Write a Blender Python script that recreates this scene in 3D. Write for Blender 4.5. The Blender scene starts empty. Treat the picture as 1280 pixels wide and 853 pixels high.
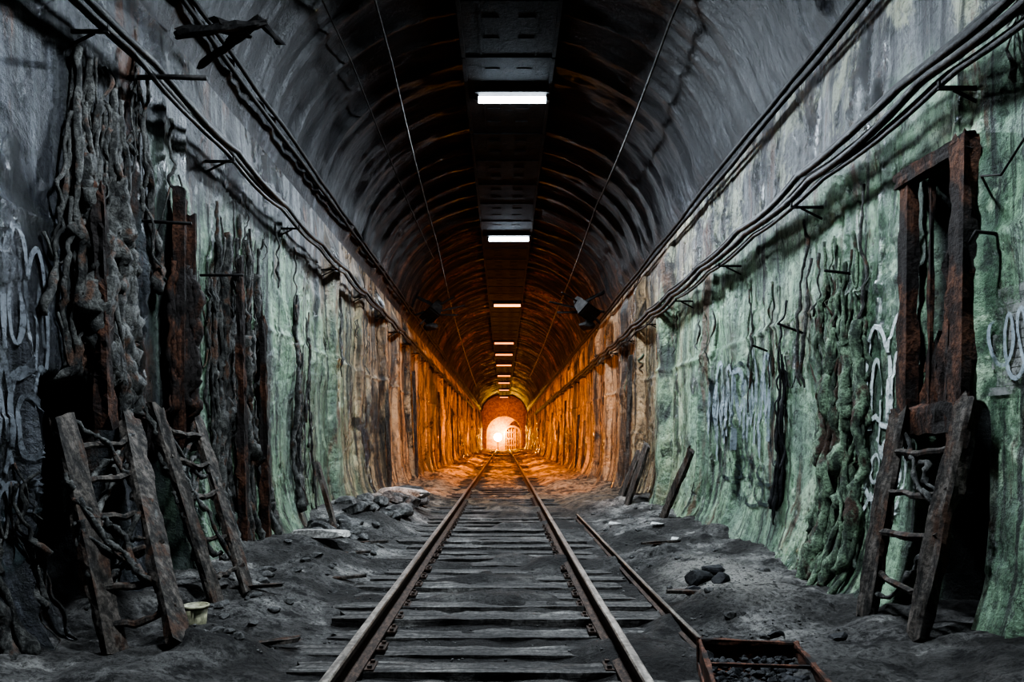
import bpy, math, random
import numpy as np
from mathutils import Vector, Matrix
random.seed(7); rng=np.random.default_rng(7)
COL=bpy.context.scene.collection
CAMZ=1.287; WX=2.75; ZS=4.6; VB=2.2

# ------------------------------------------------------------ noise
def vn(x,y,seed=0):
    x=np.asarray(x,float); y=np.asarray(y,float); x,y=np.broadcast_arrays(x,y)
    xi=np.floor(x).astype(np.int64); yi=np.floor(y).astype(np.int64)
    fx=x-xi; fy=y-yi; fx=fx*fx*(3-2*fx); fy=fy*fy*(3-2*fy)
    def h(a,b):
        v=(a*374761393+b*668265263+seed*144269504)&0xffffffff
        v=((v^(v>>13))*1274126177)&0xffffffff
        v=(v^(v>>16))&0xffffffff
        return v/4294967295.0
    a=h(xi,yi);b=h(xi+1,yi);c=h(xi,yi+1);d=h(xi+1,yi+1)
    return (a*(1-fx)+b*fx)*(1-fy)+(c*(1-fx)+d*fx)*fy
def fbm(x,y,o=4,seed=0):
    s=0;a=.5;t=0
    for i in range(o):
        s=s+a*vn(x*2**i,y*2**i,seed+i*17);t+=a;a*=.5
    return s/t
def ss(e0,e1,x):
    t=np.clip((np.asarray(x,float)-e0)/(e1-e0),0,1); return t*t*(3-2*t)
def box(v,a,b,w): return ss(a-w,a+w,v)*(1-ss(b-w,b+w,v))

PER=2.15
# inward displacement of the side walls
def wall_d(side,y,z):
    y=np.asarray(y,float); z=np.asarray(z,float); sd=11 if side<0 else 57
    top=ss(0,.5,ZS-z)
    K=1.0 if side<0 else .85
    d=(.24+.22*vn(y*.8,0*y,sd))*np.exp(-np.clip(z,0,9)/.33)
    warp=.35*fbm(y*.7,z*.8,3,sd+3)
    r=1-np.abs(2*vn(y*2.3+warp*2,z*.22,sd+1)-1)
    m=ss(.42,.68,vn(y*.55,z*.3,sd+2))
    low=1-.55*ss(2.2,3.6,z)
    d=d+.11*K*r**6*m*low*top
    r2=1-np.abs(2*vn(y*6+warp*4,z*.35,sd+5)-1)
    d=d+.028*K*r2**5*low*top*ss(.42,.62,vn(y*.9,z*.5,sd+12))
    d=d+.06*(fbm(y*1.1,z*.9,4,sd+6)-.3)*top
    d=d+.014*fbm(y*9,z*8,4,sd+8)*top
    f=fbm(y*1.3,z*1.1,6,sd+15)
    d=d+.014*ss(.50,.512,f)*top-.014*ss(.60,.61,f)*top-.014*ss(.37,.36,f)*top
    zl=2.57 if side<0 else 2.42
    zl=zl+.03*(vn(y*1.5,0*y,sd+9)-.5)
    d=d+.02*(1-ss(zl-.02,zl+.02,z))+.03*np.exp(-((z-zl)/.03)**2)*(.2+vn(y*2,0*y,sd+4))
    ph=np.abs(((y+ (0.6 if side<0 else 0))%PER)-PER/2)
    kk=np.floor((y+(0.6 if side<0 else 0))/PER)
    d=d+(.06+.14*vn(kk*3.1+.5,kk*0+.5,sd+20))*(1-ss(.16,.24,ph+.06*(fbm(y*3,z*2,3,sd+21)-.5)))*ss(9.5,11,y)*top
    if side>0:
        n=np.maximum(box(y,4.17,4.64,.03)*(1-ss(2.93,2.98,z)),box(y,4.02,4.5,.05)*(1-ss(1.40,1.5,z))); d=d*(1-n)-.42*n
    else: d=d-.34*box(y,4.2,4.75,.07)*(1-ss(1.55,1.7,z))-.24*box(y,5.35,5.8,.06)*(1-ss(1.4,1.55,z))
    return d
def ground(x,y):
    x=np.asarray(x,float); y=np.asarray(y,float)
    t=np.abs(x+.09)
    side=ss(1.0,1.75,t)
    z=-.045+.055*(fbm(x*2.4,y*2.4,4,5)-.2)+.09*ss(.46,.75,fbm(x*1.2,y*1.2,3,9))
    z=z+side*(.10+.20*(fbm(x*1.1,y*.9,4,21)-.3)+.10*ss(1.9,2.7,t))
    z=z+side*.07*(fbm(x*4,y*4,4,33)-.5)
    z=z+.034*(fbm(x*14,y*14,3,41)-.5)*(.4+side)
    z=z+.13*np.exp(-(((x-1.85)/.35)**2+((y-6.6)/.7)**2))
    z=z+.16*np.exp(-(((x+2.1)/.4)**2+((y-11.5)/2.0)**2))+.12*np.exp(-(((x+2.2)/.35)**2+((y-7.6)/.9)**2))
    z=z+.10*np.exp(-(((x-2.0)/.4)**2+((y-10.5)/1.6)**2))
    return z

# ------------------------------------------------------------ mesh builders
class MB:
    def __init__(s): s.v=[];s.f=[]
    def loft(s,rings,cap=True):
        b=len(s.v);n=len(rings[0])
        for r in rings: s.v.extend([tuple(p) for p in r])
        for i in range(len(rings)-1):
            for j in range(n):
                k=(j+1)%n
                s.f.append((b+i*n+j,b+i*n+k,b+(i+1)*n+k,b+(i+1)*n+j))
        if cap:
            s.f.append(tuple(b+j for j in reversed(range(n))))
            e=b+(len(rings)-1)*n
            s.f.append(tuple(e+j for j in range(n)))
    def tube(s,pts,rad,n=8,jit=0.0):
        pts=[Vector(p) for p in pts]
        if not hasattr(rad,'__len__'): rad=[rad]*len(pts)
        rings=[];prev=None
        for i,p in enumerate(pts):
            d=(pts[min(i+1,len(pts)-1)]-pts[max(i-1,0)])
            if d.length<1e-9: d=Vector((0,0,1))
            d.normalize()
            if prev is None:
                u=d.orthogonal().normalized()
            else:
                u=(prev-d*prev.dot(d))
                u=u.normalized() if u.length>1e-6 else d.orthogonal().normalized()
            prev=u; w=d.cross(u)
            rings.append([p+(u*math.cos(2*math.pi*k/n)+w*math.sin(2*math.pi*k/n))*rad[i]*(1+jit*random.uniform(-1,1)) for k in range(n)])
        s.loft(rings)
    def beam(s,p0,p1,w,t,nrm=(1,0,0),rough=.0,n=None,bend=0.0,taper=1.0):
        p0=Vector(p0);p1=Vector(p1);d=(p1-p0);L=d.length;d.normalize()
        nn=Vector(nrm); nn=(nn-d*nn.dot(d)).normalized(); sd=d.cross(nn)
        n=n or max(2,int(L/.035) if rough>0 else 2)
        sec=[(-.5,-.5),(-.17,-.5),(.17,-.5),(.5,-.5),(.5,0),(.5,.5),(.17,.5),(-.17,.5),(-.5,.5),(-.5,0)] if rough>0 else [(-.5,-.5),(.5,-.5),(.5,.5),(-.5,.5)]
        if rough==0: n=1
        ph=[random.uniform(0,99) for _ in sec]
        rings=[]
        for i in range(n+1):
            q=i/n; c=p0+d*(L*q)+sd*(bend*math.sin(q*math.pi))
            sc=1+(taper-1)*q
            ring=[]
            for k,(a,b) in enumerate(sec):
                j=(fbm(ph[k]+q*L*6,ph[k]*.7,3,3)-.5)*3*rough
                e=(random.uniform(-1,1)*rough*2.5 if (rough>0 and i in(0,n)) else 0)
                ring.append(c+sd*(a*w*sc+float(j)*(1 if a>=0 else -1))+nn*(b*t*sc+float(j)*.6*(1 if b>=0 else -1))+d*e)
            rings.append(ring)
        s.loft(rings)
    def box(s,x0,x1,y0,y1,z0,z1):
        s.loft([[(x0,y0,z),(x1,y0,z),(x1,y1,z),(x0,y1,z)] for z in (z0,z1)])
    def rock(s,c,r,seed,sub=2,flat=.6,yaw=None,stretch=1.0):
        import bmesh
        bm=bmesh.new(); bmesh.ops.create_icosphere(bm,subdivisions=sub,radius=1)
        b=len(s.v); yaw=random.uniform(0,6.3) if yaw is None else yaw
        rr=random.Random(seed); pl=[]
        for _ in range(9):
            v=Vector((rr.gauss(0,1),rr.gauss(0,1),rr.gauss(0,1))).normalized(); pl.append((v,rr.uniform(.5,.82)))
        for v in bm.verts:
            p=v.co.copy()
            for nrm,dd in pl:
                q=p.dot(nrm)
                if q>dd: p=p-nrm*(q-dd)
            k=1+.14*(float(vn(p.x*3+seed,p.y*3+p.z*2,seed))-.5)
            p=Vector((p.x*k*stretch,p.y*k,p.z*k*flat))*r
            p.rotate(Matrix.Rotation(yaw,3,'Z'))
            s.v.append((p.x+c[0],p.y+c[1],p.z+c[2]))
        for f in bm.faces: s.f.append(tuple(b+q.index for q in f.verts))
        bm.free()
    def obj(s,name,mat,parent=None,smooth=False,label=None,cat=None,recenter=True,**kw):
        me=bpy.data.meshes.new(name)
        loc=Vector((0,0,0)); V=s.v
        if recenter and V:
            a=np.array(V,float); mn=a.min(0);mx=a.max(0)
            loc=Vector(((mn[0]+mx[0])/2,(mn[1]+mx[1])/2,mn[2]))
            V=(a-np.array(loc)).tolist()
        me.from_pydata([tuple(v) for v in V],[],s.f)
        me.materials.append(mat)
        if smooth: me.polygons.foreach_set('use_smooth',[True]*len(me.polygons))
        me.update()
        o=bpy.data.objects.new(name,me); COL.objects.link(o)
        o.location=loc
        if parent is not None:
            o.parent=parent; o.location=loc-Vector(parent.location)
        if label: o['label']=label
        if cat: o['category']=cat
        for k,v in kw.items(): o[k]=v
        return o
def empty(name,loc,label,cat,**kw):
    e=bpy.data.objects.new(name,None); COL.objects.link(e); e.location=loc; e.empty_display_size=.1
    e['label']=label; e['category']=cat
    for k,v in kw.items(): e[k]=v
    return e
def grid(name,X,Y,Z,mat,flip=False):
    nr,nc=X.shape
    v=np.stack([X,Y,Z],-1).reshape(-1,3)
    idx=np.arange(nr*nc).reshape(nr,nc)
    a=idx[:-1,:-1].ravel();b=idx[1:,:-1].ravel();c=idx[1:,1:].ravel();d=idx[:-1,1:].ravel()
    q=np.stack([a,d,c,b] if flip else [a,b,c,d],-1)
    me=bpy.data.meshes.new(name)
    me.vertices.add(len(v)); me.vertices.foreach_set('co',v.ravel())
    me.loops.add(q.size); me.loops.foreach_set('vertex_index',q.ravel().astype(np.int32))
    me.polygons.add(len(q)); me.polygons.foreach_set('loop_start',(np.arange(len(q))*4).astype(np.int32))
    me.update(calc_edges=True)
    me.polygons.foreach_set('use_smooth',np.ones(len(q),bool))
    me.materials.append(mat); me.validate()
    o=bpy.data.objects.new(name,me); COL.objects.link(o); o['kind']='structure'
    return o

# ------------------------------------------------------------ materials
class NT:
    def __init__(s,name):
        s.m=bpy.data.materials.new(name); s.m.use_nodes=True; s.t=s.m.node_tree; s.n=s.t.nodes; s.l=s.t.links
        s.b=s.n['Principled BSDF']; s.tc=s.n.new('ShaderNodeTexCoord').outputs['Object']
    def map(s,sc,loc=(0,0,0)):
        m=s.n.new('ShaderNodeMapping'); m.inputs['Scale'].default_value=sc; m.inputs['Location'].default_value=loc
        s.l.new(s.tc,m.inputs['Vector']); return m.outputs[0]
    def noise(s,vec,scale,detail=6,rough=.6,dist=0):
        x=s.n.new('ShaderNodeTexNoise'); x.inputs['Scale'].default_value=scale; x.inputs['Detail'].default_value=detail
        x.inputs['Roughness'].default_value=rough; x.inputs['Distortion'].default_value=dist
        s.l.new(vec,x.inputs['Vector']); return x.outputs['Fac']
    def vor(s,vec,scale,feat='F1'):
        x=s.n.new('ShaderNodeTexVoronoi'); x.feature=feat; x.inputs['Scale'].default_value=scale
        s.l.new(vec,x.inputs['Vector']); return x.outputs['Distance']
    def ramp(s,f,a,b,lo=0,hi=1):
        x=s.n.new('ShaderNodeMapRange'); x.interpolation_type='SMOOTHSTEP'
        if a>b: a,b,lo,hi=b,a,hi,lo
        for i,v in zip(('From Min','From Max','To Min','To Max'),(a,b,lo,hi)): x.inputs[i].default_value=v
        s.l.new(f,x.inputs['Value']); return x.outputs[0]
    def math(s,op,a,b):
        x=s.n.new('ShaderNodeMath'); x.operation=op
        for i,v in enumerate((a,b)):
            if isinstance(v,(int,float)): x.inputs[i].default_value=v
            else: s.l.new(v,x.inputs[i])
        return x.outputs[0]
    def mix(s,f,a,b):
        x=s.n.new('ShaderNodeMix'); x.data_type='RGBA'
        for i,v in ((0,f),(6,a),(7,b)):
            if isinstance(v,(int,float)): x.inputs[i].default_value=v
            elif isinstance(v,tuple): x.inputs[i].default_value=(*v,1)
            else: s.l.new(v,x.inputs[i])
        return x.outputs[2]
    def sep(s):
        x=s.n.new('ShaderNodeSeparateXYZ'); s.l.new(s.tc,x.inputs[0]); return x.outputs
    def out(s,col,rough=.85,bump=None,bs=.5,bd=.02,metal=0,spec=.3):
        if isinstance(col,tuple): s.b.inputs['Base Color'].default_value=(*col,1)
        else: s.l.new(col,s.b.inputs['Base Color'])
        if isinstance(rough,(int,float)): s.b.inputs['Roughness'].default_value=rough
        else: s.l.new(rough,s.b.inputs['Roughness'])
        s.b.inputs['Metallic'].default_value=metal; s.b.inputs['Specular IOR Level'].default_value=spec
        if bump is not None:
            x=s.n.new('ShaderNodeBump'); x.inputs['Strength'].default_value=bs; x.inputs['Distance'].default_value=bd
            s.l.new(bump,x.inputs['Height']); s.l.new(x.outputs[0],s.b.inputs['Normal'])
        return s.m

def wall_mat(side):
    t=NT('wall_paint_'+('a' if side<0 else 'b'))
    o=(0,0,0) if side<0 else (3,17,5)
    st=t.noise(t.map((1,1.6,.16),o),1.6,8,.65,.6)
    st2=t.noise(t.map((1,3.0,.20),(o[0]+4,3,1)),1.8,9,.72,.8)
    drip=t.noise(t.map((1,5.0,.12),(o[0]+1,6,1)),1.6,7,.65,.5)
    fine=t.noise(t.map((1,1,1),o),14,7,.75)
    patch=t.noise(t.map((1,1,.6),(5+o[0],2,9)),.75,7,.65,.3)
    patch2=t.noise(t.map((1,1,.8),(9+o[0],7,4)),1.9,9,.72,.4)
    patch3=t.noise(t.map((1,1,.7),(2+o[0],5,8)),1.0,9,.70,.6)
    x,y,z=t.sep()
    k=.85 if side<0 else 1.15
    g=t.mix(t.ramp(st,.38,.58),(.07*k,.125*k,.075*k),(.26*k,.385*k,.25*k))
    g=t.mix(t.ramp(patch2,.53,.61),g,(.38*k,.49*k,.34*k))
    g=t.mix(t.ramp(patch3,.51,.58,0,.6),g,(.12*k,.17*k,.13*k))
    grey=t.mix(t.ramp(drip,.44,.62),(.012,.013,.016),(.15,.155,.155))
    hm=t.ramp(t.math('ADD',z,t.math('MULTIPLY',patch,1.8)),4.15,4.75)
    c=t.mix(hm,g,grey)
    if side<0:
        nm=t.ramp(t.math('ADD',y,t.math('MULTIPLY',st,3.0)),6.4,8.4,1,0)
        c=t.mix(nm,c,t.mix(t.ramp(st2,.46,.66),(.012,.013,.018),(.11,.116,.13)))
        c=t.mix(t.ramp(patch,.53,.60,0,.45),c,grey)
    else:
        c=t.mix(t.math('MULTIPLY',t.ramp(patch2,.48,.57),hm),c,(.28,.29,.21))
    rn=t.noise(t.map((1,1.6,.3),(1,8,2)),1.3,8,.7,.5)
    c=t.mix(t.ramp(rn,.55,.62,0,.85),c,(.10,.045,.024))
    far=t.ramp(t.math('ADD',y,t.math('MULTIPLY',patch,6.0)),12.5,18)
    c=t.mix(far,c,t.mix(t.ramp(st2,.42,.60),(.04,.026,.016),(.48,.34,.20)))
    c=t.mix(t.ramp(st2,.45,.38,0,.85),c,(.012,.014,.015))
    c=t.mix(t.ramp(drip,.455,.38,0,.88),c,(.014,.016,.015))
    c=t.mix(t.ramp(patch3,.44,.37,0,.92),c,(.012,.013,.015))
    c=t.mix(t.ramp(patch,.42,.35,0,.85),c,(.014,.015,.018))
    crack=t.ramp(t.math('ABSOLUTE',t.math('SUBTRACT',patch2,.47),0),.007,.0)
    c=t.mix(t.math('MULTIPLY',crack,.9),c,(.006,.007,.007))
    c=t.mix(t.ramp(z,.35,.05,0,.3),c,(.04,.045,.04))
    c=t.mix(t.ramp(fine,.49,.39,0,.65),c,(.016,.02,.018))
    c=t.mix(t.ramp(t.math('ABSOLUTE',x,0),2.77,2.86,0,.96),c,(.006,.006,.006))  # shade of the recesses painted into the wall colour
    rough=t.ramp(patch3,.40,.58,.24,.55)
    bm=t.math('ADD',t.math('MULTIPLY',fine,.7),t.math('ADD',t.math('MULTIPLY',patch3,1.6),t.math('MULTIPLY',patch2,1.4)))
    return t.out(c,rough,bm,1,.06,spec=.6)
def vault_mat():
    t=NT('vault_concrete')
    n1=t.noise(t.map((.45,3.0,.45)),1.3,9,.75,.6)
    n2=t.noise(t.map((.6,1.0,.6),(3,3,3)),.9,8,.68,.4)
    fine=t.noise(t.map((1,1,1)),10,8,.8)
    x,y,z=t.sep()
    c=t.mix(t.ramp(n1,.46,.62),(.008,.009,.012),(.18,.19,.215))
    c=t.mix(t.ramp(t.math('ADD',z,t.math('MULTIPLY',n2,2.4)),5.6,6.8),c,t.mix(t.ramp(n1,.48,.66),(.003,.0035,.0045),(.022,.023,.027)))  # lamp shading painted into the colour: dark crown, pale near the springing
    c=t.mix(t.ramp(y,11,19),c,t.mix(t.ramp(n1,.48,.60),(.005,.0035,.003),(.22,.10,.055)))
    c=t.mix(t.ramp(n2,.55,.44,0,.92),c,(.005,.005,.0065))
    c=t.mix(t.ramp(fine,.56,.44,0,.8),c,(.005,.005,.007))
    return t.out(c,.48,t.math('ADD',t.math('MULTIPLY',n1,1.5),t.math('MULTIPLY',fine,1.2)),1,.10,spec=.45)
def ground_mat():
    t=NT('ash_dirt')
    n=t.noise(t.map((1,1,1)),1.2,8,.65,.3); f=t.noise(t.map((1,1,1)),30,6,.8); v=t.vor(t.map((1,1,1)),26)
    f2=t.noise(t.map((1,1,1),(4,4,4)),4,8,.72)
    x,y,z=t.sep()
    c=t.mix(t.ramp(n,.40,.62),(.044,.041,.038),(.175,.167,.158))
    c=t.mix(t.ramp(t.math('MULTIPLY',f2,n),.29,.35,0,.75),c,(.34,.325,.30))
    dx=t.math('DIVIDE',t.math('SUBTRACT',x,1.75),.62); dy=t.math('DIVIDE',t.math('SUBTRACT',y,5.9),1.5)
    rr_=t.math('ADD',t.math('ADD',t.math('MULTIPLY',dx,dx),t.math('MULTIPLY',dy,dy)),t.math('MULTIPLY',f2,1.6))
    c=t.mix(t.ramp(rr_,1.6,.8,0,.85),c,(.38,.36,.325))
    c=t.mix(t.ramp(f2,.48,.38,0,.85),c,(.014,.013,.0125))
    c=t.mix(t.ramp(f,.52,.40,0,.7),c,(.015,.014,.0135))
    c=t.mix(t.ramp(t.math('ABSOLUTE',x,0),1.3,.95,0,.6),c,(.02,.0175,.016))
    c=t.mix(t.ramp(y,11,18,0,.8),c,t.mix(t.ramp(f2,.4,.6),(.06,.045,.032),(.42,.31,.20)))  # orange glow painted in: far ground coloured lighter and warmer
    return t.out(c,.85,t.math('ADD',t.math('ADD',t.math('MULTIPLY',f,.9),t.math('MULTIPLY',v,.4)),t.math('MULTIPLY',f2,1.5)),1,.05)
def simple(name,a,b,scale=6,sc=(1,1,1),rough=.8,metal=0,bd=.01,third=None,tl=.6):
    t=NT(name); n=t.noise(t.map(sc),scale,8,.7,.4); f=t.noise(t.map((1,1,1)),scale*6,5,.7)
    c=t.mix(t.ramp(n,.38,.62),a,b)
    if third: c=t.mix(t.ramp(t.noise(t.map(sc,(5,5,5)),scale*.6,6,.6),tl-.05,tl+.05),c,third)
    c=t.mix(t.ramp(f,.56,.42,0,.55),c,tuple(q*.3 for q in a))
    return t.out(c,rough,t.math('ADD',n,t.math('MULTIPLY',f,.5)),.9,bd,metal)
def spray(name,col,cut,lo=.3):
    t=NT(name); n=t.noise(t.map((1,1,1)),4,8,.7); f=t.noise(t.map((1,1,1)),30,5,.7)
    t.out(t.mix(t.ramp(f,.4,.6),tuple(q*.75 for q in col),col),.7)
    t.l.new(t.math('MULTIPLY',t.ramp(n,cut,cut+.12,lo,.92),t.ramp(f,.34,.46,.5,1)),t.b.inputs['Alpha']); return t.m
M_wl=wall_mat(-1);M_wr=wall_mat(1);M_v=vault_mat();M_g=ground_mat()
M_tie=simple('weathered_sleeper_wood',(.021,.019,.0175),(.105,.098,.09),5,(.35,4,4),.8,bd=.016,third=(.21,.20,.185),tl=.61)
M_plank=simple('rotten_plank_wood',(.018,.016,.014),(.12,.103,.088),5,(2.5,2.5,.5),.8,bd=.018,third=(.07,.04,.027),tl=.56)
M_rust=simple('heavy_rust',(.018,.011,.009),(.14,.064,.038),7,(1,1,.5),.8,0.1,bd=.03,third=(.03,.025,.023),tl=.50)
M_rust2=simple('crate_rust',(.035,.017,.011),(.15,.065,.04),12,(1,1,1),.8,.1,bd=.006,third=(.02,.018,.017),tl=.54)
M_railside=simple('rail_rusty_steel',(.024,.016,.012),(.085,.055,.04),10,(4,1,4),.8,.1,bd=.004)
M_railtop=simple('worn_rail_head',(.14,.12,.105),(.32,.285,.25),4,(8,.6,4),.42,.6,bd=.002)
M_root=simple('crusted_root',(.018,.018,.017),(.15,.147,.135),12,(1,1,.7),.65,bd=.03,third=(.12,.068,.045),tl=.60)
M_rootg=simple('crusted_root_greenish',(.05,.066,.05),(.24,.33,.22),10,(1,1,.6),.65,bd=.03,third=(.07,.042,.03),tl=.56)
M_cable=simple('black_cable_rubber',(.009,.009,.009),(.04,.039,.038),12,(2,.8,2),.55,bd=.008,third=(.09,.088,.08),tl=.60)
M_dark=simple('dark_iron',(.008,.007,.007),(.03,.027,.025),6,(1,1,1),.7,.3,bd=.005)
M_stone=simple('grey_rubble',(.03,.029,.028),(.155,.15,.142),6,bd=.012)
M_pale=simple('pale_slab_stone',(.20,.19,.175),(.44,.42,.39),5,bd=.008)
M_coal=simple('coal_black',(.008,.008,.0085),(.03,.03,.033),8,rough=.6,bd=.012)
M_tub=simple('dirty_cream_plastic',(.22,.21,.14),(.42,.40,.28),4,rough=.5,bd=.001)
M_duct=simple('soot_ceiling_panel',(.006,.006,.007),(.02,.02,.022),3,(1,1,1),.8,0,bd=.02,third=(.032,.022,.018),tl=.62)
M_gw=spray('worn_white_spray_paint',(.60,.64,.63),.37,.35)
M_gf=spray('faded_grey_spray_paint',(.17,.18,.195),.42,.2)
M_gf2=spray('faded_bluish_white_spray_paint',(.31,.355,.385),.40,.25)
M_gk=spray('black_spray_paint',(.035,.048,.05),.44,.2)
M_gg=spray('whitewash_patch',(.26,.26,.245),.46,.1)
M_paper=simple('dirty_paper',(.4,.4,.38),(.6,.6,.57),8,bd=.001)
M_brick=simple('sooty_end_brick',(.26,.13,.045),(.48,.28,.10),3,bd=.01)
def emit(name,col,s):
    t=NT(name); t.b.inputs['Emission Color'].default_value=(*col,1); t.b.inputs['Emission Strength'].default_value=s
    t.b.inputs['Base Color'].default_value=(.4,.4,.4,1); return t.m
M_tw=emit('tube_cool_white',(.72,.86,1),44)
M_tm=emit('tube_warm_white',(1,.38,.16),4)
M_to=emit('tube_orange',(1,.24,.05),3)
M_head=emit('orange_floodlamp_glass',(1,.62,.16),60)

# ------------------------------------------------------------ shell
ys=np.concatenate([np.arange(-5,2,.2),np.arange(2,10,.022),np.arange(10,22,.05),np.arange(22,90.6,.14)])
zs=np.concatenate([np.arange(-.25,3.1,.028),np.arange(3.1,ZS,.04),[ZS]])
YY,ZZ=np.meshgrid(ys,zs,indexing='ij')
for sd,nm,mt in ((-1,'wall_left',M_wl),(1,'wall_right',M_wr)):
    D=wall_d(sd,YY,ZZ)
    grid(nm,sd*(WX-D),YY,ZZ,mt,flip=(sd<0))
th=np.linspace(0,math.pi,150)
yv=np.concatenate([np.arange(-5,2,.2),np.arange(2,40,.05),np.arange(40,90.6,.14)])
YV,TT=np.meshgrid(yv,th,indexing='ij')
fade=ss(0,.18,np.minimum(TT,math.pi-TT))
rr=1-np.abs(2*vn(YV*1.6+.3*fbm(TT*2,YV*.5,2,4),TT*.4,71)-1)
rg=(1-ss(.06,.16,np.abs((YV%.8)-.4+.12*(fbm(TT*3,YV,3,8)-.5))))*ss(9,15,YV)
DV=fade*(.06*rr**4+.07*rg+.07*(fbm(TT*1.5,YV*1.0,4,72)-.3)+.09*fbm(TT*3.5,YV*5,5,73))
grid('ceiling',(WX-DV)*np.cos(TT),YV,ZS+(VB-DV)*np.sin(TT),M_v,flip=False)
xs=np.arange(-3.05,3.06,.033)
yf=np.concatenate([np.arange(-5,2.4,.15),np.arange(2.4,9,.033),np.arange(9,20,.06),np.arange(20,90.6,.2)])
XF,YF=np.meshgrid(xs,yf,indexing='ij')
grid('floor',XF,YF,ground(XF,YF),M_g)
prof=[(-WX,-.3)]+[(-WX*math.cos(a),ZS+VB*math.sin(a)) for a in np.linspace(0,math.pi,24)]+[(WX,-.3)]
b=MB(); b.loft([[(x*1.02,y,z) for x,z in prof] for y in (90.4,90.7)])
b.obj('wall_back',M_brick,recenter=False,kind='structure')
b=MB(); b.loft([[(x*1.02,y,z) for x,z in prof] for y in (-5.3,-5.0)])
b.obj('wall_front',M_v,recenter=False,kind='structure')
def arch(x0,x1,z0,zsp,y0,y1,t):
    cx=(x0+x1)/2; r=(x1-x0)/2
    path=[(x0,z0)]+[(cx-r*math.cos(a),zsp+r*math.sin(a)) for a in np.linspace(0,math.pi,14)]+[(x1,z0)]
    rings=[]
    for i,(x,z) in enumerate(path):
        dx,dz=x-cx,(z-zsp if z>zsp else 0); l=math.hypot(dx,dz) or 1
        ux,uz=dx/l,dz/l
        rings.append([(x,y0,z),(x+ux*t,y0,z+uz*t),(x+ux*t,y1,z+uz*t),(x,y1,z)])
    m=MB(); m.loft(rings); return m
arch(-2.1,2.1,-.1,2.0,86.0,86.5,2.6).obj('trim_1',M_brick,kind='structure')
arch(.2,1.9,-.1,2.0,89.8,90.42,.25).obj('trim_2',M_brick,kind='structure')
b=MB()
for q in np.linspace(.35,1.75,6): b.box(q-.05,q+.05,89.9,90.0,-.05,2.6)
for q in (.6,1.4,2.2): b.box(.25,1.85,89.92,90.0,q-.05,q+.05)
b.obj('lattice_gate',M_brick,label='rusty lattice gate closing the far archway',cat='gate')

# ------------------------------------------------------------ track
RL,RR=-.83,.67
def rail(x,y0,y1,zb,sc,name,label,cat):
    prof=[(-.060,0),(.060,0),(.060,.012),(.010,.03),(.010,.10),(.025,.112),(.027,.142),(.020,.15),(-.020,.15),(-.027,.142),(-.025,.112),(-.010,.10),(-.010,.03),(-.060,.012)]
    b=MB(); rings=[]
    for y in np.concatenate([np.arange(y0,22,.25),np.arange(22,y1+.1,1.0)]):
        if y>y1: break
        wx=.012*(float(vn(y*.35,x,9))-.5)+.004*(float(vn(y*1.8,x,10))-.5); wz=.008*(float(vn(y*.5,x+3,12))-.5)
        rings.append([(x+wx+px*sc,y,zb+wz+pz*sc) for px,pz in prof])
    b.loft(rings)
    o=b.obj(name,M_railside,smooth=False,label=label,cat=cat)
    o.data.materials.append(M_railtop)
    n=len(prof)
    for p in o.data.polygons:
        vs=sorted(v%n for v in p.vertices)
        if len(p.vertices)==4 and set(vs)<= {6,7,8,9}: p.material_index=1
    return o
rail(RL,-2,89.5,.02,1,'rail','worn steel running rail with polished head on timber sleepers','rail')
rail(RR,-2,89.5,.02,1,'rail','worn steel running rail with polished head on timber sleepers','rail')
rail(1.17,3.98,11.6,.02,.55,'guard_rail','low rusty side rail lying outside the main track','rail')
ties=[]
for k in range(7):
    b=MB(); L=2.36; rnd=.010+.005*(k%3)
    b.beam((-L/2+random.uniform(-.1,.1),0,-.06),(L/2+random.uniform(-.1,.1),0,-.06),.19+.02*(k%3),.13,(0,0,1),rnd,n=60)
    o=b.obj('railway_sleeper',M_tie); ties.append(o.data); bpy.data.objects.remove(o)
b=MB(); b.box(-.11,.11,-.08,.08,0,.014)
for sx in(-.085,.085):
    for sy in (-.05,.05): b.box(sx-.012,sx+.012,sy-.012,sy+.012,.0,.03)
plate=b.obj('tie_plate',M_railside); PM=plate.data; bpy.data.objects.remove(plate)
y=-1.0;i=0
while y<89:
    o=bpy.data.objects.new('railway_sleeper',ties[i%7]); COL.objects.link(o)
    xo=-.09+random.uniform(-.10,.10)
    o.location=(xo,y,-.130+random.uniform(-.026,.008)); 
    ang=random.uniform(-.018,.018)+(math.pi if random.random()<.5 else 0); o.rotation_euler=(0,0,ang)
    o['label']='weathered grey timber sleeper half sunk in ash'; o['category']='railway sleeper'; o['group']='sleepers under the track'
    if 2.5<y<16:
        for rx in (RL,RR):
            c=bpy.data.objects.new('tie_plate',PM); COL.objects.link(c); c.parent=o
            p=Matrix.Rotation(-ang,3,'Z')@Vector((rx-o.location.x,0,0)); c.location=(p.x,p.y,.006-o.location.z); c.rotation_euler=(0,0,-ang)
            c['label']='rusty steel plate with spikes'
    y+=.385+random.uniform(-.03,.03); i+=1

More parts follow.
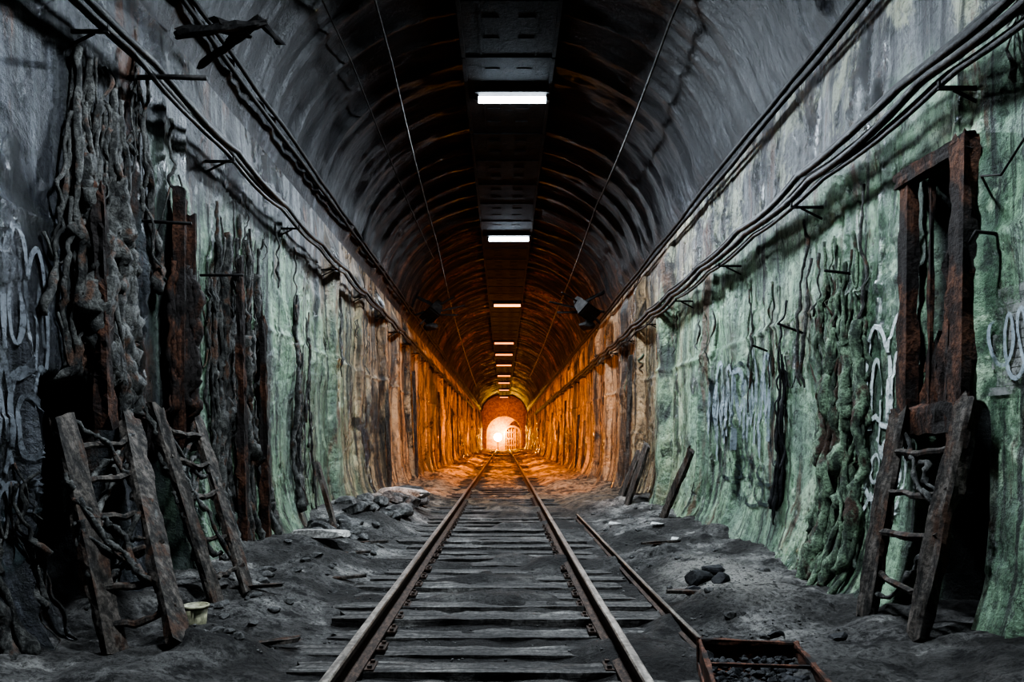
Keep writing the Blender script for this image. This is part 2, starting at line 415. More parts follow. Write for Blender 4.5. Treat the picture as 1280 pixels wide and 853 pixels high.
# ------------------------------------------------------------ ceiling duct + lamps
b=MB(); W=.60; P=2.38
b.box(-W,W,0,P,6.40,6.46)
for sx in(-1,1): b.box(sx*W-.025,sx*W+.025,0,P,6.37,6.56)
for q in (0.0,1.16): b.box(-W+.03,W-.03,q,q+.05,6.385,6.40)
for sx in(-.36,.36): b.box(sx-.012,sx+.012,0,P,6.39,6.40)
for sx in(-.22,.22):
    for q in(.3,.75,1.5,1.95): b.box(sx-.10,sx+.10,q,q+.16,6.392,6.40)
for sx in(-.5,.5): b.box(sx-.02,sx+.02,1.1,1.14,6.46,6.78)
d0=b.obj('ceiling_duct',M_duct); DM=d0.data; z0=d0.location.z; bpy.data.objects.remove(d0)
y=-4.8
while y<88:
    o=bpy.data.objects.new('ceiling_duct',DM); COL.objects.link(o); o.location=(0.06,y+P/2,z0)
    o['label']='sooty ribbed metal duct panel hung under the vault crown'; o['category']='duct'; o['group']='duct panels along the vault crown'
    y+=2.4
def lamp_meshes():
    h=MB(); h.loft([[(-.52,-.11,6.37),(.52,-.11,6.37),(.52,.11,6.37),(-.52,.11,6.37)],[(-.54,-.13,6.30),(.54,-.13,6.30),(.54,.13,6.30),(-.54,.13,6.30)]])
    h.box(-.54,-.49,-.05,.05,6.22,6.30);h.box(.49,.54,-.05,.05,6.22,6.30)
    t=MB(); t.tube([(-.49,0,6.245),(.49,0,6.245)],.045,12)
    return h,t
lampY=[-3.5,3.6,10.5,17.8,26.6,37,42,48,56,63,72,84]
EN=[30,540,780,280,80,60,60,60,60,60,60,60]
for i,ly in enumerate(lampY):
    warm=0 if i<4 else (1 if i<5 else 2)
    h,t=lamp_meshes()
    for m in (h,t): m.v=[(x+.12 if ly<30 else x,y_+ly,z) for x,y_,z in m.v]
    H=h.obj('fluorescent_lamp',M_dark,label=('cool white fluorescent batten under the ceiling duct','warm white fluorescent batten under the ceiling duct','orange glowing batten lamp under the ceiling duct')[warm],cat='ceiling lamp',group='batten lamps along the crown')
    t.obj('lamp_tube',(M_tw,M_tm,M_to)[warm],parent=H,smooth=True)
    L=bpy.data.lights.new('lamp_light','AREA'); L.shape='RECTANGLE'; L.size=.95;L.size_y=.12
    L.color=((.80,.90,1),(1,.5,.25),(1,.28,.06))[warm]; L.energy=EN[i]
    lo=bpy.data.objects.new('lamp_light',L); COL.objects.link(lo); lo.parent=H; lo.location=Vector((H.location.x,ly,6.18))-H.location
def pil(s,k): return PER/2+k*PER-(0.6 if s<0 else 0)
M_bg=emit('added_lamp_glass',(1,.3,.06),.6)
def glow_lamp(s,k,z,e):  # added lamps, hidden behind pilasters to supply the orange glow
    yp=pil(s,k); y=yp+.34
    b=MB(); xw=s*(WX-float(wall_d(s,y,z)))
    b.box(*sorted((xw+s*.08,xw-s*.05)),y-.05,y+.05,z-.09,z+.09)
    H=b.obj('added_glow_lamp',M_dark,label='small added orange lamp hidden behind a wall pilaster',cat='added lamp',group='added glow lamps on the walls')
    c=MB(); c.rock((xw-s*.05,y,z),.04,3,2,1.2); c.obj('lamp_glass',M_bg,parent=H,smooth=True)
    L=bpy.data.lights.new('added_glow_light','SPOT'); L.color=(1,.35,.07); L.energy=e; L.shadow_soft_size=.02
    L.spot_size=math.radians(140 if k<9 else 160); L.spot_blend=.9
    lo=bpy.data.objects.new('added_glow_light',L); COL.objects.link(lo); lo.parent=H; lo.location=Vector((xw-s*.13,y,z))-H.location
    d=Vector((-s,.50,-.15 if k<9 else .08)); lo.rotation_euler=d.to_track_quat('-Z','Y').to_euler()
for k,e in [(5,70),(7,330),(9,800),(11,1350),(13,1500),(16,1600),(19,1600),(23,1500),(28,1400),(33,1300),(37,900)]:
    glow_lamp(-1,k,1.4,e); glow_lamp(1,k,1.5,e)
E=empty('floodlamp',(-.75,88.6,-.05),'blazing orange floodlamp on a stand at the tunnel end','lamp')
fx=-.75
b=MB(); b.tube([(fx,88.6,-.05),(fx,88.6,1.3)],.05); b.obj('stand',M_brick,parent=E)
b=MB(); b.loft([[(fx+.6*r*math.cos(a),yy,1.6+.6*r*math.sin(a)) for a in np.linspace(0,2*math.pi,24,endpoint=False)] for r,yy in((.5,88.9),(.9,88.7),(1,88.5))]); b.obj('lamp_housing',M_brick,parent=E)
b=MB(); b.loft([[(fx+.55*r*math.cos(a),yy,1.6+.55*r*math.sin(a)) for a in np.linspace(0,2*math.pi,24,endpoint=False)] for r,yy in((1,88.52),(.8,88.42),(.3,88.36))]); b.obj('lamp_glass',M_head,parent=E,smooth=True)
L=bpy.data.lights.new('flood','POINT'); L.color=(1,.50,.06); L.energy=2400; L.shadow_soft_size=0.02
lo=bpy.data.objects.new('end_wall_fill',L); COL.objects.link(lo); lo.parent=E; lo.location=(0.4,.5,2.2)  # added point light behind the floodlamp, brightens the end wall
L=bpy.data.lights.new('flood2','SPOT'); L.color=(1,.40,.07); L.energy=4000; L.shadow_soft_size=0.05; L.spot_size=math.radians(50)
lo=bpy.data.objects.new('flood_beam',L); COL.objects.link(lo); lo.parent=E; lo.location=(0.1,-.6,1.65); lo.rotation_euler=(math.radians(80),0,math.radians(180))

# ------------------------------------------------------------ cables
def cable(side,z,x,y0,y1,r,sag,seed,name='wall_cable',label='black sagging cable carried on wall brackets',per=1.6,mat=None,cat='cable',smooth=True):
    b=MB(); pts=[]
    for yy in np.concatenate([np.arange(y0,20,.12),np.arange(20,y1,.6)]):
        q=((yy+seed*.13)%per)/per
        zz=z-sag*4*q*(1-q)*(.6+.8*float(vn(yy/per,seed,seed)))+.03*(float(vn(yy*.7,seed,2))-.5)
        pts.append((side*(x+.02*(float(vn(yy*1.3,seed,6))-.5)),yy,zz))
    b.tube(pts,r,8,.10); return b.obj(name,mat or M_cable,smooth=smooth,label=label,cat=cat,group='cables on the tunnel walls')
for k,(z,x,r) in enumerate([(3.58,2.54,.018),(3.53,2.51,.026),(3.48,2.54,.02),(3.43,2.50,.028),(3.38,2.54,.018),(3.34,2.51,.016)]): cable(1,z,x,.5,60,r,.045,k+1)
for k,(z,x,r) in enumerate([(4.04,2.54,.022),(3.99,2.50,.026),(3.94,2.53,.028),(3.89,2.50,.018)]): cable(-1,z,x,.5,60,r,.045,k+21)
for k,(s,z,x) in enumerate([(1,4.50,2.64),(1,4.58,2.62),(-1,4.86,2.60),(-1,4.95,2.58)]):
    cable(s,z,x,1,70,.024,.012,k+41,'conduit_pipe','dark conduit pipe along the foot of the vault',3.0,M_dark,'pipe')
def bracket(s,y,z):
    b=MB(); b.box(*sorted((s*2.47,s*2.78)),y-.010,y+.010,z-.010,z+.010)
    b.box(*sorted((s*2.47,s*2.482)),y-.010,y+.010,z,z+.04)
    b.beam((s*2.56,y,z-.01),(s*2.74,y,z-.10),.014,.014,(0,1,0))
    b.obj('cable_bracket',M_dark,label='rusty steel arm bracket holding wall cables',cat='bracket',group='cable brackets on the walls')
for yy in np.arange(4.1,40,2.1):
    bracket(1,yy,3.29); bracket(-1,yy+.4,3.84)
def wire(pts,r,label='thin slack wire strung along the vault'):
    P=[]
    for a,c in zip(pts[:-1],pts[1:]):
        for q in np.linspace(0,1,10,endpoint=False):
            P.append((a[0]+(c[0]-a[0])*q,a[1]+(c[1]-a[1])*q,a[2]+(c[2]-a[2])*q-.10*4*q*(1-q)))
    P.append(pts[-1]); b=MB(); R=[r*(1+p[1]*.035) for p in P]; b.tube(P,R,5); b.obj('overhead_wire',M_stone if r>.010 else M_dark,label=label,cat='wire',smooth=True)
wire([(-1.30,2,6.35),(-1.40,9,6.0),(-1.50,16,5.7),(-1.65,26,5.2),(-1.7,45,4.6)],.011)
wire([(1.9,2,6.1),(1.85,8,5.95),(1.80,14,5.85),(1.80,24,5.7),(1.6,45,5.2)],.012)
wire([(-2.0,2,6.0),(-1.9,9,6.0),(-1.75,18,5.8)],.007)

# ------------------------------------------------------------ roots / strands
def wp(s,y,z,off=.0): return (s*(WX-float(wall_d(s,y,z))-off),y,z)
def strand(b,s,y0,z0,z1,r0,seed,amp=.18,off=.02,flare=0,n=None,dy=0):
    n=n or max(8,int((z0-z1)/.034)); Q=np.linspace(0,1,n+1)
    yq=y0+dy*Q+amp*(fbm(Q*2.6+seed,seed*.37,5,seed)-.5)*2*np.minimum(1,Q*3+.15)+.012*(vn(Q*n*.5,seed,3)-.5); zq=z0+(z1-z0)*Q
    oq=off+r0*.4+.05*vn(Q*7,seed,5); dq=wall_d(s,yq,zq)
    P=[(s*(WX-dq[i]-oq[i]),yq[i],zq[i]) for i in range(n+1)]
    R=r0*(.3+1.5*fbm(Q*n*.18+seed,1.3,3,8)**1.2)*(1+flare*np.maximum(0,Q-.7)*5)*np.where(Q<.97,1,.6)
    b.tube(P,list(R),7,.24)
def cluster(s,y0,y1,z0,z1,n,r,seed,mat,label,name='root_cluster',amp=.26):
    b=MB(); rr=random.Random(seed)
    for i in range(n):
        ya=y0+(y1-y0)*rr.random(); za=z0-rr.random()*(z0-z1)*.4; zb=z1+rr.random()**1.7*(z0-z1)*.5
        big=1.7 if i%7==0 else rr.uniform(.3,.85)
        strand(b,s,ya,za,zb,r*big,seed*31+i,amp=amp*rr.uniform(.4,1.2),off=rr.uniform(-.02,.04),flare=.7,dy=rr.uniform(-.2,.2))
    for i in range(n//2):
        ya=y0+(y1-y0)*rr.random(); za=z1+(z0-z1)*rr.uniform(.3,.95); l=rr.uniform(.15,.5); dd=rr.uniform(-.4,.4)
        Q=np.linspace(0,1,14); yq=ya+dd*Q; zq=za-l*4*Q*(1-Q)-.1*Q
        dq=wall_d(s,yq,zq); b.tube([(s*(WX-dq[k]-.03),yq[k],zq[k]) for k in range(14)],list(r*.3*(.5+.9*vn(Q*7,i,3))),6,.2)
    return b.obj(name,mat,smooth=True,label=label,cat='roots')
cluster(-1,4.45,5.05,3.75,1.3,44,.034,1,M_root,'thick crusted grey root mass clinging to the wall above a ladder')
cluster(-1,5.2,5.4,4.3,2.4,6,.018,2,M_root,'hanging grey roots beside a rusty post')
cluster(-1,6.5,8.0,3.6,.15,46,.027,3,M_root,'wide tangle of grey-green roots spilling down the wall')
cluster(-1,9.2,10.0,3.3,.2,9,.022,4,M_root,'dark roots hanging down the green wall')
cluster(1,5.38,5.95,2.95,.08,32,.027,5,M_rootg,'green-crusted root tangle running down to the floor')
cluster(1,6.8,6.92,2.7,.4,7,.016,6,M_coal,'thin black dripping tar streak on the green wall',amp=.10)
cluster(1,3.6,3.85,4.2,3.1,7,.012,7,M_root,'thin roots hanging below the cable bundle')
cluster(-1,3.6,4.0,1.2,.1,6,.026,8,M_root,'low grey roots at the wall foot')
rr=random.Random(5)
for i in range(50):
    s=-1 if i%11<6 else 1
    ya=4.8+rr.random()**1.3*12; za=(3.9 if s<0 else 3.35)-rr.random()*.5; ln=rr.uniform(.3,1.5)
    b=MB(); strand(b,s,ya,za,max(.2,za-ln),rr.uniform(.005,.014),300+i,amp=.16,off=.02)
    b.obj('hanging_root',M_root if (s<0 or i%2) else M_rootg,smooth=True,label='thin crusted root strand hanging down the wall',cat='roots',group='root strands on the walls')

# ------------------------------------------------------------ timber posts on some pilasters
for s in (-1,1):
    for k in range(5,19):
        if random.random()<.42: continue
        yy=pil(s,k)+random.uniform(-.12,.12)
        z1=random.uniform(1.7,3.3); x=s*(WX-float(wall_d(s,yy,1.2))-.05)
        b=MB(); b.beam((x-s*.06,yy+random.uniform(-.1,.1),float(ground(x,yy))-.03),(x+s*.03,yy,z1),random.uniform(.07,.14),.08,(1,0,0),.016,n=40)
        b.obj('timber_post',M_plank,label='dark rotten timber post standing against the tunnel wall',cat='post',group='timber posts along the walls')
def gz(x,y,d=.02): return float(ground(x,y))-d
def leaning(p0,p1,w,t,label,mat=M_plank,nrm=(1,0,.3)):
    b=MB(); b.beam(p0,p1,w,t,nrm,.012); b.obj('leaning_plank',mat,label=label,cat='plank')
leaning((2.2,10.0,gz(2.2,10)),(2.42,9.3,1.15),.12,.05,'narrow dark plank leaning on the green wall')
leaning((2.05,12.0,gz(2.05,12)),(2.35,11.8,1.2),.25,.05,'wide splintered plank leaning on the wall')
leaning((2.05,12.6,gz(2.05,12.6)),(2.35,12.4,1.1),.25,.05,'wide splintered plank leaning on the wall')
leaning((-2.1,9.0,gz(-2.1,9)),(-2.42,9.3,1.0),.12,.05,'short broken plank leaning on the wall')

# ------------------------------------------------------------ ladders
def ladder(f1,t1,f2,t2,w,t,rungs,label,mess=0,s=-1,seed=0,rough=.013):
    c=[(f1[0]+f2[0])/2,(f1[1]+f2[1])/2]
    E=empty('broken_ladder',(c[0],c[1],gz(*c)),label,'ladder')
    F1=Vector((*f1,gz(*f1)));F2=Vector((*f2,gz(*f2)));T1=Vector(t1);T2=Vector(t2)
    nr=(-s*1,-.25,.5)
    for a,bb in((F1,T1),(F2,T2)):
        b=MB(); b.beam(a,bb,w,t,nr,rough,bend=random.uniform(-.015,.015)); b.obj('side_rail',M_plank,parent=E)
    for q in rungs:
        p=F1.lerp(T1,q);r=F2.lerp(T2,q+random.uniform(-.03,.03))
        b=MB(); 
        pts=[p.lerp(r,u)+Vector((random.uniform(-.012,.012),0,random.uniform(-.015,.015)-.03*math.sin(u*math.pi))) for u in np.linspace(-.04,1.04,8)]
        b.tube(pts,[.017+.008*random.random() for _ in pts],7,.15); b.obj('rung',M_plank,parent=E)
    R=random.Random(seed)
    for k in range(mess):
        q0=R.random()*.7;q1=min(1,q0+R.uniform(.2,.6)); a=F1.lerp(T1,q0) if k%2 else F2.lerp(T2,q0); e=(F2.lerp(T2,q1) if (k//2)%2 else F1.lerp(T1,q1))
        pts=[]
        for u in np.linspace(0,1,26):
            pts.append(a.lerp(e,u)+Vector((s*.03,0,0))+Vector((.06*(float(vn(u*4,k,seed))-.5),.2*(float(fbm(u*4,k+9,3,seed))-.5),.2*(float(fbm(u*4,k+5,3,seed))-.5))))
        b=MB(); b.tube(pts,[.008+.018*R.random() for _ in pts],6,.25); b.obj('tangled_root',M_root,parent=E,smooth=True)
ladder((-2.12,3.92),(-2.56,4.17,1.42),(-1.80,4.0),(-2.54,4.88,1.45),.14,.05,[.12,.27,.42,.57,.72,.87],'rotten timber ladder wrapped in roots leaning on the wall niche',20,-1,3)
ladder((-2.03,5.1),(-2.52,5.2,1.53),(-1.9,5.35),(-2.5,5.85,1.46),.11,.05,[.15,.35,.55,.75,.9],'narrow rotten timber ladder with roots leaning under a rusty post',12,-1,4)
ladder((2.29,4.55),(2.55,4.62,1.46),(2.27,3.98),(2.55,3.94,1.52),.12,.06,[.22,.42,.62,.8],'worn dark timber ladder leaning beneath a rusted steel casing',6,1,5,.017)

# ------------------------------------------------------------ rusted casing around a recess
E=empty('rusted_steel_casing',(2.6,4.4,1.4),'tall corroded steel casing framing a dark recess in the wall','steel casing')
for nm,p0,p1,w,t,rg in [('side_post',(2.63,4.70,1.30),(2.64,4.69,3.02),.10,.08,.014),('side_post',(2.61,4.12,1.28),(2.62,4.10,3.0),.13,.08,.017),
    ('top_beam',(2.63,4.04,2.97),(2.63,4.77,2.99),.09,.09,.014),
    ('inner_bar',(2.66,4.50,1.40),(2.67,4.49,2.95),.028,.028,.008),
    ('bottom_beam',(2.61,4.08,1.42),(2.61,4.74,1.40),.18,.09,.024)]:
    b=MB(); b.beam(p0,p1,w,t,(1,0,0),rg); b.obj(nm,M_rust,parent=E)
b=MB()
for i,(z0,z1) in enumerate([(1.42,2.15),(1.45,2.4),(1.4,1.9),(1.4,1.75)]): b.beam((2.66,4.23+.11*i,z0),(2.70,4.25+.11*i,z1),.09,.05,(1,0,0),.03,taper=.5)
b.obj('rust_crust',M_rust,parent=E,kind='stuff')
E=empty('rusted_steel_post',(-2.5,5.75,1.3),'rusted steel channel post with crusted roots on the grey wall','post')
for nm,p0,p1,w,t in [('channel_web',(-2.60,5.78,1.35),(-2.60,5.78,3.25),.20,.03),('channel_flange',(-2.56,5.68,1.3),(-2.56,5.68,3.27),.03,.09),('channel_flange',(-2.56,5.88,1.3),(-2.56,5.88,3.12),.03,.09)]:
    b=MB(); b.beam(p0,p1,w,t,(1,0,0),.010); b.obj(nm,M_rust,parent=E)
b=MB()
for i in range(30): strand(b,-1,5.78+rr.uniform(-.16,.16),2.75-rr.random()*.6,1.2,rr.uniform(.014,.036),800+i,.16,.08)
b.obj('root_crust',M_rust,parent=E,smooth=True,kind='stuff')
def wpost(s,y,z0,z1,w,label):
    x=s*(WX-.24); b=MB(); b.beam((x,y,z0),(x+s*.04,y,z1),w,.08,(1,0,0),.026,taper=.6); b.obj('rusted_wall_post',M_rust,label=label,cat='post')
wpost(-1,4.55,1.40,2.9,.11,'crumbling rusty post against the grey wall above a ladder')
wpost(-1,6.95,.3,3.0,.10,'rusty timber post wrapped in roots on the green wall')
wpost(-1,7.6,.2,2.6,.07,'rusty timber post wrapped in roots on the green wall')
def rod(pts,r,label,name='rusty_rod',mat=M_dark):
    b=MB(); b.tube(pts,r,6,.05); b.obj(name,mat,label=label,cat='rod',smooth=True)
rod([(-2.8,5.2,3.9),(-2.45,5.2,3.91),(-2.14,5.18,3.89)],.018,'bent iron bar sticking out of the wall')
rod([(-2.7,5.3,2.9),(-2.3,5.3,2.88)],.012,'iron bar sticking out of the wall')
rod([(-2.7,6.4,2.75),(-2.3,6.35,2.74)],.012,'iron bar sticking out of the wall')
rod([(2.72,4.0,2.62),(2.52,3.8,2.68),(2.5,3.62,2.62),(2.5,3.3,2.85)],.006,'thin bent wire fixed on the wall')
rod([(2.7,5.6,2.58),(2.45,5.5,2.58)],.011,'short iron peg in the green wall')
rod([(2.7,6.5,2.25),(2.45,6.45,2.33)],.011,'short iron peg in the green wall')
rod([(2.7,7.4,2.2),(2.45,7.1,2.22)],.011,'short iron peg in the green wall')
rod([(2.7,3.90,2.40),(2.54,3.88,2.41),(2.52,3.90,2.35)],.010,'short iron peg in the green wall')
E=empty('broken_bracket',(-2.6,6.0,4.6),'twisted broken iron bracket jutting from the upper wall','bracket')
for nm,p0,p1,w,t in [('arm',(-2.68,5.9,4.62),(-2.0,6.0,4.76),.07,.05),('arm',(-2.66,6.3,4.56),(-2.05,6.05,4.82),.05,.04),('torn_plate',(-2.4,5.95,4.74),(-2.2,6.1,4.72),.14,.05),('hook',(-2.02,6.0,4.78),(-1.88,6.05,4.62),.045,.04)]:
    b=MB(); b.beam(p0,p1,w,t,(0,0,1),.02); b.obj(nm,M_dark,parent=E)

# ------------------------------------------------------------ broken floodlights under the vault
def flood(x,y,z,s,label,tilt):
    E=empty('floodlight_fixture',(x,y,z),label,'lamp')
    R=Matrix.Rotation(tilt,4,'Y')@Matrix.Rotation(.9*s,4,'Z')@Matrix.Rotation(.5,4,'X')
    def T(b): b.v=[tuple(Vector((x,y,z))+R@(Vector(v)-Vector((x,y,z)))) for v in b.v]; return b
    b=MB(); b.beam((x+s*.42,y,z+.34),(x,y,z+.12),.06,.05,(0,1,0),.01); b.beam((x+s*.42,y,z-.1),(x,y,z+.02),.04,.04,(0,1,0),.01); b.obj('bracket_arm',M_dark,parent=E)
    b=MB(); b.loft([[(x+sx*w,y+yy,z+sz*h) for sx,sz in((-1,-1),(1,-1),(1,1),(-1,1))] for yy,w,h in((.3,.08,.06),(.1,.18,.11),(-.15,.26,.14),(-.2,.29,.16))]); T(b).obj('lamp_housing',M_dark,parent=E)
    b=MB(); b.box(x-.24,x+.24,y-.215,y-.2,z-.13,z+.13); T(b).obj('lamp_glass',M_coal,parent=E)
    b=MB()
    for a,c in [((0,-.05),(-.75,.10)),((0,-.1),(-.6,-.12)),((-.1,.1),(-.5,.3)),((.1,-.1),(.3,-.35))]: b.beam((x+s*a[0],y,z+a[1]),(x+s*c[0],y-.1,z+c[1]),.035,.035,(0,1,0),.010)
    b.obj('loose_strut',M_dark,parent=E)
    b=MB(); b.rock((x+s*.05,y-.05,z-.40),.19,4,2,.6); b.beam((x,y,z),(x+s*.05,y,z-.4),.05,.05,(0,1,0),.01); b.obj('hanging_reflector',M_dark,parent=E)
    E.scale=(1.2,1.2,1.2)
flood(2.05,18.3,4.65,1,'dark broken floodlight on bent bracket arms under the vault',.35)
flood(-2.0,20.4,4.95,-1,'dark broken floodlight hanging from the vault side',-.5)

# ------------------------------------------------------------ graffiti
def ribbon(b,s,path,w,off=.018):
    P=[]
    for a,c in zip(path[:-1],path[1:]):
        n=max(1,int(math.hypot(c[0]-a[0],c[1]-a[1])/.015))
        for k in range(n): P.append((a[0]+(c[0]-a[0])*k/n,a[1]+(c[1]-a[1])*k/n))
    P.append(path[-1]); base=len(b.v); m=len(P); PA=[]
    for i,(y,z) in enumerate(P):
        dy=P[min(i+1,m-1)][0]-P[max(i-1,0)][0]; dz=P[min(i+1,m-1)][1]-P[max(i-1,0)][1]; l=math.hypot(dy,dz) or 1
        ny,nz=-dz/l,dy/l; ww=w*(.75+.5*float(vn(i*.08,w*50,4)))
        for q in (-1,-.5,0,.5,1): PA.append((y+ny*ww*.5*q,z+nz*ww*.5*q))
    PA=np.array(PA); D=wall_d(s,PA[:,0],PA[:,1])
    b.v.extend([(s*(WX-D[i]-off),PA[i,0],PA[i,1]) for i in range(len(PA))])
    for i in range(m-1):
        for j in range(4): b.f.append((base+i*5+j,base+i*5+j+1,base+(i+1)*5+j+1,base+(i+1)*5+j))
def arcw(b,s,cy,cz,ry,rz,a0,a1,w,tail=0,off=.018):
    P=[(cy+ry*math.cos(math.radians(a)),cz+rz*math.sin(math.radians(a))) for a in np.linspace(a0,a1,26)]
    if tail: P=[(P[0][0],P[0][1]-tail)]+P+[(P[-1][0],P[-1][1]-tail*.8)]
    ribbon(b,s,P,w,off)
def scrawl(b,s,y0,y1,zc,h,loops,w,seed,off=.018):
    R=random.Random(seed); n=loops*18; P=[]; am=[R.uniform(.5,1.1) for _ in range(loops+1)]
    for i in range(n+1):
        q=i/n; L=min(loops-1,int(q*loops)); a=am[L]+(am[L+1]-am[L])*((q*loops)%1)
        P.append((y0+(y1-y0)*q+abs(y1-y0)/loops*.55*math.sin(q*loops*2*math.pi),zc+h*.5*a*math.cos(q*loops*2*math.pi)+.08*h*math.sin(q*9+seed)))
    ribbon(b,s,P,w,off)
def gobj(b,mat,label): return b.obj('graffiti',mat,label=label,cat='graffiti',recenter=False)
b=MB()
arcw(b,1,5.17,1.76,.15,.34,200,-20,.040,.32); arcw(b,1,5.19,1.66,.07,.20,190,-10,.034,.34)
arcw(b,1,4.90,1.78,.13,.36,195,-60,.040,.20); arcw(b,1,4.92,1.66,.06,.22,190,-10,.034,.30)
ribbon(b,1,[(5.34,1.38),(5.2,1.46),(5.05,1.38),(4.9,1.47),(4.78,1.40)],.036)
arcw(b,1,5.18,1.08,.14,.22,100,400,.040);arcw(b,1,5.18,1.08,.06,.10,0,360,.03);arcw(b,1,4.92,1.12,.14,.25,240,-60,.040);arcw(b,1,4.92,1.10,.06,.13,0,360,.03)
ribbon(b,1,[(5.3,.74),(5.2,.90),(5.12,.72),(5.02,.92),(4.92,.74),(4.84,.88)],.036)
gobj(b,M_gw,'big looping white bubble-letter graffiti sprayed on green paint')
b=MB()
for k in range(6):
    cy=9.30-.38*k; arcw(b,1,cy,1.66,.19,.50,215,-45,.045,.2,.014)
scrawl(b,1,8.8,7.1,.95,.34,5,.04,4,.014); scrawl(b,1,8.2,7.1,.70,.26,3,.04,7,.014)
gobj(b,M_gk,'loose dark graffiti outlines and scribbles on the green wall')
b=MB(); R=random.Random(4)
for k in range(6):
    cy=9.32-.38*k; h=.36+.08*((k*2)%3)
    arcw(b,1,cy,1.72,.15,h,200,-20-40*(k%2),.060,.30,.022)
    ribbon(b,1,[(cy+.13,1.32+R.uniform(-.1,.1)),(cy+.05,2.0+R.uniform(-.15,.15)),(cy-.03,1.45),(cy-.10,1.95+R.uniform(-.1,.15)),(cy-.15,1.28)],.045,.022)
gobj(b,M_gf2,'bold faded bluish-grey jagged graffiti lettering on green paint')
b=MB()
for k,(cy,cz,ry,rz) in enumerate([(3.60,2.05,.10,.40),(3.78,1.98,.10,.46),(3.96,2.05,.10,.42),(4.13,1.98,.09,.40),(3.62,1.40,.11,.34),(3.82,1.42,.10,.36),(4.0,1.36,.10,.32),(4.15,1.40,.07,.30)]):
    arcw(b,-1,cy,cz,ry,rz,220,-60 if k%2 else -110,.036)
    if k%2==0: arcw(b,-1,cy,cz,ry*.45,rz*.55,0,360,.026)
    else: ribbon(b,-1,[(cy-.04,cz-rz*.9),(cy+.02,cz+rz*.5),(cy+.05,cz-rz*.4)],.026)
scrawl(b,-1,3.5,4.2,.98,.28,5,.026,6)
gobj(b,M_gf,'dense tall dim grey graffiti lettering on dark wall')
b=MB(); scrawl(b,-1,3.55,4.15,.75,.35,3,.032,11); gobj(b,M_gk,'black graffiti scrawl on dark grey wall')
b=MB()
for k in range(12):
    e=.05*(float(vn(k*.9,2,3))-.5)*2; e2=.07*(float(vn(k*.9,5,3))-.5)*2
    ribbon(b,1,[(3.94+e,1.55+k*.048),(3.50+e2,1.55+k*.048)],.05,.012)
b.obj('paint_patch',M_gg,label='faded whitewashed patch of paint on the wall',cat='paint patch',recenter=False)
b=MB(); scrawl(b,1,3.92,3.6,1.80,.36,3,.024,13,.024); gobj(b,M_gf2,'faint grey graffiti tag on a faded paint patch')

# ------------------------------------------------------------ crate
E=empty('rusty_iron_crate',(1.24,3.5,-.0),'shallow rusty iron crate with a lattice rim holding coal','crate')
C=[(.93,3.18),(1.44,3.12),(1.56,3.85),(1.07,3.93)]; zb=.06;zt=.19
for i in range(4):
    a=C[i];c=C[(i+1)%4]; n=(c[1]-a[1],-(c[0]-a[0]),0)
    b=MB(); b.beam((*a,zt),(*c,zt),.022,.026,(0,0,1),.005); b.beam((*a,zb),(*c,zb),.03,.03,(0,0,1),.004)
    b.beam((*a,(zb+zt)/2),(*c,(zb+zt)/2),.12,.012,n,.004)
    b.obj('side_panel',M_rust2,parent=E)
    b=MB(); b.beam((*a,zb-.03),(*a,zt+.015),.03,.03,(1,0,0),.004); b.obj('corner_post',M_rust2,parent=E)
b=MB(); b.beam((1.0,3.55,zt-.01),(1.5,3.5,zt-.01),.018,.016,(0,0,1),.003);b.obj('cross_bar',M_rust2,parent=E)
b=MB(); b.loft([[(x,y,z) for x,y in C] for z in(.05,.07)]); b.obj('base_plate',M_rust2,parent=E)
b=MB(); rr=random.Random(3)
for i in range(220):
    u,v=rr.uniform(.06,.94),rr.uniform(.05,.95)
    p=[(C[0][k]*(1-u)+C[1][k]*u)*(1-v)+(C[3][k]*(1-u)+C[2][k]*u)*v for k in(0,1)]
    b.rock((p[0],p[1],.10+rr.random()*.035),rr.uniform(.012,.04),i,2,.7)
b.obj('coal_pile',M_coal,label='black dirt and coal crumbs lying in the crate',cat='coal',kind='stuff')

# ------------------------------------------------------------ tub
x,y=-1.85,4.32; g=gz(x,y,.01)
E=empty('plastic_tub',(x,y,g),'small dirty cream plastic tub standing in the ash','tub')
A=np.linspace(0,2*math.pi,28,endpoint=False)
b=MB(); b.loft([[(x+r*math.cos(a),y+r*math.sin(a),g+z) for a in A] for r,z in((.052,0),(.056,.01),(.07,.17),(.064,.17),(.05,.02))]); b.obj('tub_body',M_tub,parent=E,smooth=True)
b=MB(); b.loft([[(x+r*math.cos(a),y+r*math.sin(a),g+z) for a in A] for r,z in((.069,.16),(.078,.162),(.078,.176),(.066,.176),(.066,.162))],cap=False); b.obj('rim',M_tub,parent=E,smooth=True)

# ------------------------------------------------------------ rubble
def rock(x,y,r,mat,label,flat=.6,st=1.0,yaw=None,seed=0,name='rubble_stone',grp='rubble on the tunnel floor',sub=3,dz=0):
    b=MB(); z=gz(x,y,0)+r*flat*.25+dz; b.rock((x,y,z),r,seed,sub,flat,yaw,st)
    kw={'group':grp} if grp else {}
    b.obj(name,mat,label=label,cat='stone',**kw)
rock(-1.75,12.6,.36,M_pale,'big pale flat stone slab lying on rubble',.32,1.5,-.5,1,'stone_slab',None,3,.12)
rock(-1.95,14.6,.34,M_stone,'grey broken slab among boulders',.5,1.3,.4,2,'stone_slab',None)
rock(-1.95,7.7,.22,M_pale,'pale flat broken slab on the ash',.24,1.7,-.3,3,'stone_slab',None,3,.03)
rock(-2.05,6.1,.09,M_stone,'small grey stone on the ash',.4,1.4,.2,4,'stone_slab',None)
rr=random.Random(21)
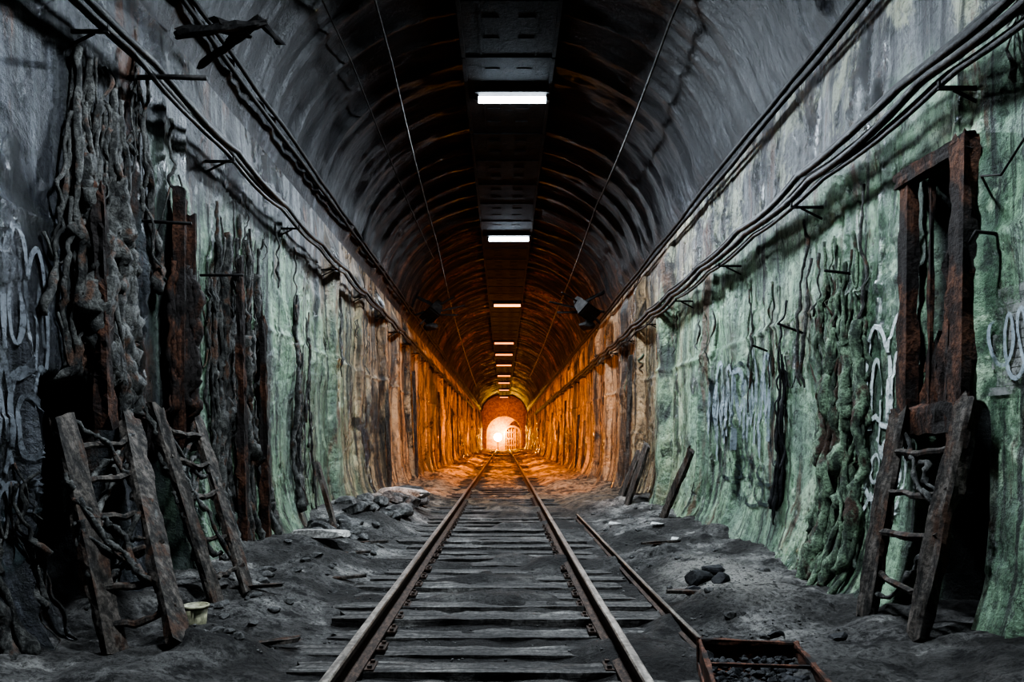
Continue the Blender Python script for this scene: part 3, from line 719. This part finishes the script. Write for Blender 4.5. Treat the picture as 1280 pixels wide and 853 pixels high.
for i in range(50):
    rock(rr.uniform(-2.35,-1.6),rr.uniform(8.4,15),rr.uniform(.05,.2),M_stone,'grey angular boulder in a rubble heap by the wall',.7,1.25,None,40+i)
for i in range(46):
    rock(rr.uniform(-2.2,-1.35),rr.uniform(4.1,9),rr.uniform(.02,.06),M_stone,'small grey stone on the ash by the wall',.6,1.2,None,95+i)
for i in range(34):
    rock(rr.uniform(1.3,2.3),rr.uniform(4.2,13),rr.uniform(.02,.05),M_stone,'small grey stone on the ash bank',.6,1.2,None,145+i)
for i,(x,y,r) in enumerate([(1.55,5.75,.10),(1.68,5.6,.07),(1.45,5.5,.055),(1.75,6.0,.09),(1.62,4.3,.05),(1.95,4.2,.06)]):
    rock(x,y,r,M_coal,'dark sharp coal lump on the ash',.85,1.3,None,190+i,'coal_lump','coal lumps on the ash')
for i,(x,y) in enumerate([(1.95,9.2),(2.0,8.3),(1.5,9.8)]):
    b=MB(); z=gz(x,y,0)+.02
    b.loft([[(x-.09,y-.05,z),(x+.08,y-.06,z+.01),(x+.1,y+.04,z),(x-.05,y+.06,z+.02)],[(x-.09,y-.05,z+.004),(x+.08,y-.06,z+.014),(x+.1,y+.04,z+.004),(x-.05,y+.06,z+.024)]])
    b.obj('paper_scrap',M_paper,label='crumpled scrap of dirty white paper on the ash',cat='paper',group='paper scraps')
b=MB()
for i in range(1700):
    s=rr.choice((-1,1)); x=s*rr.uniform(.95,2.1) if rr.random()<.7 else rr.uniform(-.75,.6); y=4.1+rr.random()**1.5*11
    r=rr.uniform(.004,.014); b.rock((x,y,gz(x,y,0)+r*.2),r,i,1,.7)
b.obj('gravel',M_stone,label='loose fine gravel scattered over the ash',cat='gravel',kind='stuff',recenter=False)
for i in range(7):
    s=-1 if i<5 else 1; y=4.4+i*1.0 if s<0 else 5.4+ (i-5)*2.2; x=s*rr.uniform(1.4,1.9)
    b=MB(); z=gz(x,y,-.01); a=rr.uniform(-.4,.4)
    b.beam((x-.2*math.cos(a),y-.2*math.sin(a),z),(x+.2*math.cos(a),y+.2*math.sin(a),z+.02),.06,.025,(0,0,1),.008)
    b.obj('broken_board',M_plank,label='short broken board lying in the ash',cat='board',group='broken boards by the track')

# ------------------------------------------------------------ world, camera
w=bpy.data.worlds.new('World'); bpy.context.scene.world=w; w.use_nodes=True
w.node_tree.nodes['Background'].inputs[0].default_value=(.05,.06,.08,1); w.node_tree.nodes['Background'].inputs[1].default_value=.3
try: bpy.context.scene.view_settings.look='AgX - High Contrast'
except Exception as ex: print(ex)
cam=bpy.data.cameras.new('cam'); co=bpy.data.objects.new('camera',cam); COL.objects.link(co)
co.location=(0,0,CAMZ); co.rotation_euler=(math.pi/2,0,0)
cam.sensor_width=36; cam.lens=900/1280*36; cam.shift_x=(640-630)/1280; cam.shift_y=(550-426.5)/1280
cam.clip_end=300
bpy.context.scene.camera=co
